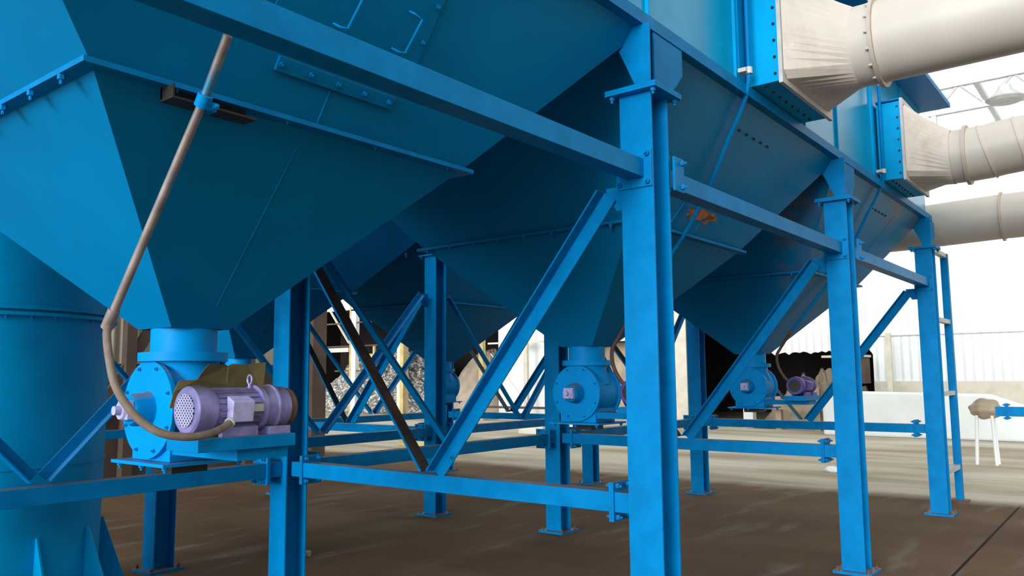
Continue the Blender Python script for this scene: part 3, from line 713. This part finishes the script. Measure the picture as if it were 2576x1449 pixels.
# blue beam of a neighbouring frame at the right edge, with a wrapped bundle
t = thing('cross_beam', (9.6, -1.0, 0), 'short piece of blue beam at the right edge, low over the pale yard', 'beam')
MB().box((-.045, -2.0, .90), (.05, .86, 1.03)).build('beam_profile', 'beam', t); joint(t, 'Y', .72, 1, z=1.03, hb=.13)
MB().box((-.05, -2.1, 0), (.05, -2.0, 1.1)).build('post', 'beam', t)
bb = bmesh.new(); bmesh.ops.create_icosphere(bb, subdivisions=4, radius=1)
for v in bb.verts:
    n_ = math.sin(v.co.x*5+1)*.08+math.sin(v.co.y*7)*.06+math.sin(v.co.z*9+v.co.x*4)*.05; v.co *= 1+n_; v.co.x *= .18; v.co.y *= .22; v.co.z *= .16
me = bpy.data.meshes.new('wrapped_bundle'); bb.to_mesh(me); bb.free(); me.materials.append(M_['tan']); me.shade_smooth()
o = bpy.data.objects.new('wrapped_bundle', me); COL.objects.link(o); o.location = (12.0, .33, .90); tag(o, 'tan lumpy bundle on white legs, left of the short blue beam at the right edge', 'bundle')
for dx, dy in ((-.08, .12), (.08, -.1), (.08, .14), (-.08, -.1)): MB().tube([(dx, dy, -.10), (dx*1.4, dy*1.3, -.9)], .025, 8).build('leg', 'white', o)

# ------------------------------------------------------------------ buildings behind
WX = 19.0
def wall_seg(name, y0, y1, z0, z1, m='corr_white', th=.25): return struct(name, MB().box((WX, y0, z0), (WX+th, y1, z1)), m)
ZTOP = 9.0
wall_seg('wall_right', -14, 3.8, 1.30, ZTOP)
struct('trim_1', MB().box((WX-.02, -14, 0), (WX+.3, 3.8, 1.30)), 'cream')
struct('trim_2', MB().box((WX-.05, -14, 2.455), (WX, 3.8, 2.48)), 'palemetal')
struct('trim_3', MB().box((WX-.05, -14, 5.2), (WX, 3.8, 5.23)), 'palemetal')
# ragged bottom edge of the sheets above the dark opening
rr = random.Random(3); pts = [(WX, 3.8, ZTOP), (WX, 3.8, 2.0)]; y = 3.8
while y < 7.1:
    y += .1; pts.append((WX, min(y, 7.1), 2.08+rr.uniform(-.05, .05)+(.10 if y < 4.6 else 0)))
pts.append((WX, 7.1, ZTOP)); struct('wall_awning', MB().prism(pts, (.06, 0, 0)), 'corr_white')
wall_seg('wall_pier', 7.1, 7.38, 0, ZTOP, 'white')
wall_seg('wall_back', 7.38, 9.1, 3.6, ZTOP)
wall_seg('wall_panel', 9.1, 9.7, 0, ZTOP, 'cream')
wall_seg('wall_middle', 9.7, 12.5, 2.6, ZTOP, 'cream')
struct('wall_infill', MB().box((WX, 9.7, 0), (WX+.2, 12.5, 1.0)).box((WX+.8, 9.7, 0), (WX+.9, 12.5, 2.6)), 'tan')
wall_seg('wall_bright', 12.5, 16.4, 0, ZTOP, 'white')
wall_seg('wall_rear', 16.4, 21.2, 3.15, ZTOP)
wall_seg('wall_slip', 21.2, 21.6, 0, ZTOP, 'cream')
wall_seg('wall_far', 21.6, 34, 4.35, ZTOP)
# the dark hall behind the openings
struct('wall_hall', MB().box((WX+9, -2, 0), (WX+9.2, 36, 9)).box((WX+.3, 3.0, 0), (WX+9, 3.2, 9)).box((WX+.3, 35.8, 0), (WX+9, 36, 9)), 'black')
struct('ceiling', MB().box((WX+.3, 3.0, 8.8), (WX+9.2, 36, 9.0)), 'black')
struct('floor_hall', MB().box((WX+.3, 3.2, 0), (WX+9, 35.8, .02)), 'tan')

# tall wall on the left, brown below and cream sheets above
struct('wall_left', MB().box((-14, 10.8, 0), (6.3, 11.0, 1.75)), 'brown')
struct('wall_left_top', MB().box((-14, 10.85, 1.75), (6.3, 10.95, 7)), 'corr_cream')
struct('trim_4', MB().box((6.3, 10.6, 0), (6.62, 11.0, 4.5)), 'brown')
for i, (x, lb) in enumerate(((2.75, 'brown wall post seen left of the nearest valve throat'), (4.9, 'brown wall post behind the motor column'))):
    tag(MB().box((x, 10.62, 0), (x+.16, 10.78, 5)).build('wall_post', 'brown'), lb, 'post', 'posts of the left wall')
tag(MB().prism([(2.2, 10.7, .8), (2.4, 10.7, .8), (3.5, 10.7, 2.7), (3.3, 10.7, 2.7)], (0, .06, 0)).build('wall_strut', 'brown'), 'dark strut slanting across the left wall', 'strut')

# white downpipe post before the right wall
tag(MB().box((WX-.9, 3.15, 0), (WX-.78, 3.27, 2.5)).build('white_post', 'cream'), 'slim pale post before the white wall, between the last two front columns', 'post')
# low white barrier
t = MB(); pr = [(17.2, 4.6, 0), (17.2, 4.6, .85), (17.2, 4.3, 1.08), (17.2, 1.0, 1.02), (17.2, .2, .72), (17.2, .2, 0)]
t.prism(pr, (.5, 0, 0)); o = t.build('low_barrier', 'white', bevel=.05); tag(o, 'long low white block on the yard in front of the white wall', 'barrier')
tag(MB().box((18.4, 3.86, 1.25), (18.9, 4.1, 1.9)).build('meter_box', 'brown'), 'dark brown box hanging beside the dark opening, right of the second front column', 'box')
tag(MB().box((18.3, 3.84, 1.92), (18.98, 4.9, 1.98)).build('small_shelf', 'cream'), 'thin cream ledge above the dark brown box', 'ledge')

# machinery heap in opening
t = thing('rubble_heap', (20.2, 5.4, 0), 'beige heap of debris in the dark opening beneath the ragged sheets', 'heap')
def heap(name, sx, sy, sz, m, parent=None, loc=(0,0,0), seed=1, rough=.12):
    bb = bmesh.new(); bmesh.ops.create_grid(bb, x_segments=48, y_segments=48, size=1)
    rr = random.Random(seed); ph = [rr.uniform(0, 6) for _ in range(8)]
    for v in bb.verts:
        r = min(1, math.hypot(v.co.x, v.co.y)); h = max(0, math.cos(r*math.pi/2))
        nn = math.sin(v.co.x*9+ph[0])*math.sin(v.co.y*11+ph[1])+.6*math.sin(v.co.x*23+ph[2])*math.sin(v.co.y*19+ph[3])+rr.uniform(-.7, .7)
        v.co = Vector((v.co.x*sx, v.co.y*sy, max(0, h*sz*(1+rough*nn))))
    me = bpy.data.meshes.new(name); bb.to_mesh(me); bb.free(); me.materials.append(M_[m]); o = bpy.data.objects.new(name, me); COL.objects.link(o)
    o.location = loc
    if parent: o.parent = parent
    return o
heap('debris', 1.4, 1.9, 1.25, 'tan', t, seed=5, rough=.25)
MB().box((-1.6, -.3, .0), (-1.45, -.15, 1.1)).box((-1.6, .75, 0), (-1.42, .9, .9)).box((-1.7, -.5, .55), (-1.6, 1.4, .68)).box((-1.6, -1.05, 0), (-1.45, -.9, 1.5)).build('scrap_frame', 'tan', t)
g = heap('rubble_heap', 3.9, 5.2, 2.6, 'rubble', loc=(23.7, 26.6, 0), seed=9, rough=.12); tag(g, 'speckled grey rubble heap inside the dark hall, seen between the crossing braces', 'heap', kind='stuff')
# pale curved canvas hump
h2 = heap('sand_heap', 2.2, 2.1, 2.6, 'tan', loc=(21.7, 19.0, 0), seed=12, rough=.02); tag(h2, 'smooth tan heap right of the middle distance column', 'heap', kind='stuff')
# steel tower frame inside the hall
t = thing('steel_stair_frame', (18.4, 23.4, 0), 'white and brown steel frame with a slanting stair in the dark opening', 'scaffold')
MB().box((-.1, -.13, 0), (.1, .13, 4.5)).build('white_post', 'white', t)
MB().box((-.12, .13, 0), (.1, .22, 4.5)).build('yellow_edge', 'yellow', t)
for z in (1.75, 2.75, 3.7): MB().box((-.05, -1.4, z), (0, 2.2 if z > 2 else 1.2, z+.06)).build('rail', 'brown', t)
MB().box((-.1, .3, 2.55), (.0, 1.7, 2.72)).build('platform_beam', 'cream', t)
for k in (0, .42): MB().prism([(-.02, .35-k*.2, 2.9+k), (-.02, .42-k*.2, 2.9+k), (-.02, 1.92-k*.2, 4.6+k), (-.02, 1.85-k*.2, 4.6+k)], (.08, 0, 0)).build('stair_stringer', 'cream', t)
MB().lathe([(1.85, .22), (2.45, .25)], (.3, -.85, 0), 'Z', 16).build('drum', 'yellow', t)
MB().box((.0, -1.15, 1.7), (.08, -1.05, 2.75)).build('side_post', 'yellow', t)
tag(MB().box((17.6, 19.8, 0), (17.75, 19.98, 3.3)).build('yellow_post', 'yellow'), 'pale yellow post left of the middle distance column', 'post')
t = thing('pipe_frame', (18.36, 14.67, 0), 'cream post with two thin rails before the glaring wall, right of the bright brace', 'frame')
MB().box((-.06, -.07, 0), (.06, .08, 4.0)).build('post', 'cream', t); MB().box((-.11, -1.2, 2.62), (-.06, 1.6, 2.68)).build('rail', 'cream', t); MB().box((-.11, -1.2, .42), (-.06, 1.75, .5)).build('rail', 'brown', t)
MB().tube([(-.08, -.06, .6), (-.08, 1.5, 2.3)], .02, 6).build('stay', 'cream', t); MB().box((-.12, .08, 2.5), (.05, .35, 2.75)).build('junction_box', 'brown', t)
tag(MB().box((18.25, 16.5, .0), (18.4, 16.7, 4.6)).build('yellow_post', 'yellow'), 'pale yellow post at the left end of the glaring wall', 'post')
for (x, y0, y1, z, lb) in ((13.6, 10.55, 11.35, .45, 'cream concrete block at the foot of the V braces, left one'), (13.6, 9.4, 9.95, .48, 'cream concrete block at the foot of the V braces, right one'),
                           (9.2, 10.4, 11.3, .42, 'yellowish concrete block low between the beams left of the middle distance column')):
    tag(MB().box((x, y0, 0), (x+.5, y1, z)).build('concrete_block', 'yellow' if x < 10 else 'cream', bevel=.02), lb, 'block', 'concrete blocks on the yard')
for (x, y, ss) in ((8.4, 13.0, 'right'), (8.4, 13.9, 'left')):
    tag(MB().box((x, y, 0), (x+.04, y+.04, 1.1)).build('thin_post', 'brown'), ss+' one of two thin brown posts on the pale yard under the beams', 'post', 'thin posts under the beams')
# tan masonry pier behind doorway area
tag(MB().box((11.5, 6.25, 0), (11.65, 6.45, 1.15)).build('timber_post', 'tan'), 'short brown post behind the second valve legs', 'post')
# small scattered debris on floor
for i, (x, y, sx, lb) in enumerate(((10.2, 5.5, .14, 'white scrap lying on the yard below the far beams'), (9.6, 2.1, .12, 'white crumpled scrap under the farthest lower beam'), (1.0, 3.9, .07, 'small stone on the floor behind the motor column'))):
    bb = bmesh.new(); bmesh.ops.create_icosphere(bb, subdivisions=2, radius=sx)
    for v in bb.verts: v.co *= R.uniform(.75, 1.2); v.co.z = max(v.co.z*.5, -.02)+.02
    me = bpy.data.meshes.new('scrap'); bb.to_mesh(me); bb.free(); me.materials.append(M_['white' if i < 2 else 'tan']); o = bpy.data.objects.new('scrap', me); COL.objects.link(o); o.location = (x, y, 0); tag(o, lb, 'scrap')

# canopy truss projecting from the white building
t = thing('roof_truss', (15.5, .6, 7.0), 'pale steel lattice truss hanging below the largest duct at top right', 'truss')
MB().box((-.06, -6, .55), (.06, 1.6, .65)).build('top_chord', 'palemetal', t); MB().box((-.06, -6, 0), (.06, .9, .1)).build('bottom_chord', 'palemetal', t)
b = MB(); k = 0
for i in range(7):
    y0 = .8-i*1.0; b.tube([(0, y0, .05), (0, y0-.5, .6)], .035, 6); b.tube([(0, y0-.5, .6), (0, y0-1.0, .05)], .035, 6)
b.build('lattice', 'palemetal', t)
MB().box((-.05, .75, -.9), (.05, .85, 0)).build('hanger', 'palemetal', t)
MB().box((0, -.05, .60), (3.6, .05, .7)).build('tie_beam', 'palemetal', t); MB().box((0, -4.05, .60), (3.6, -3.95, .7)).build('tie_beam', 'palemetal', t)
t = MB().lathe([(0, .25), (.05, .32), (.22, .12), (.3, .1)], (0, 0, 0), 'Z', 24).build('lamp_shade', 'palemetal'); t.location = (13.0, -.19, 6.3); tag(t, 'round pale lamp shade against the sky at the right edge', 'lamp')
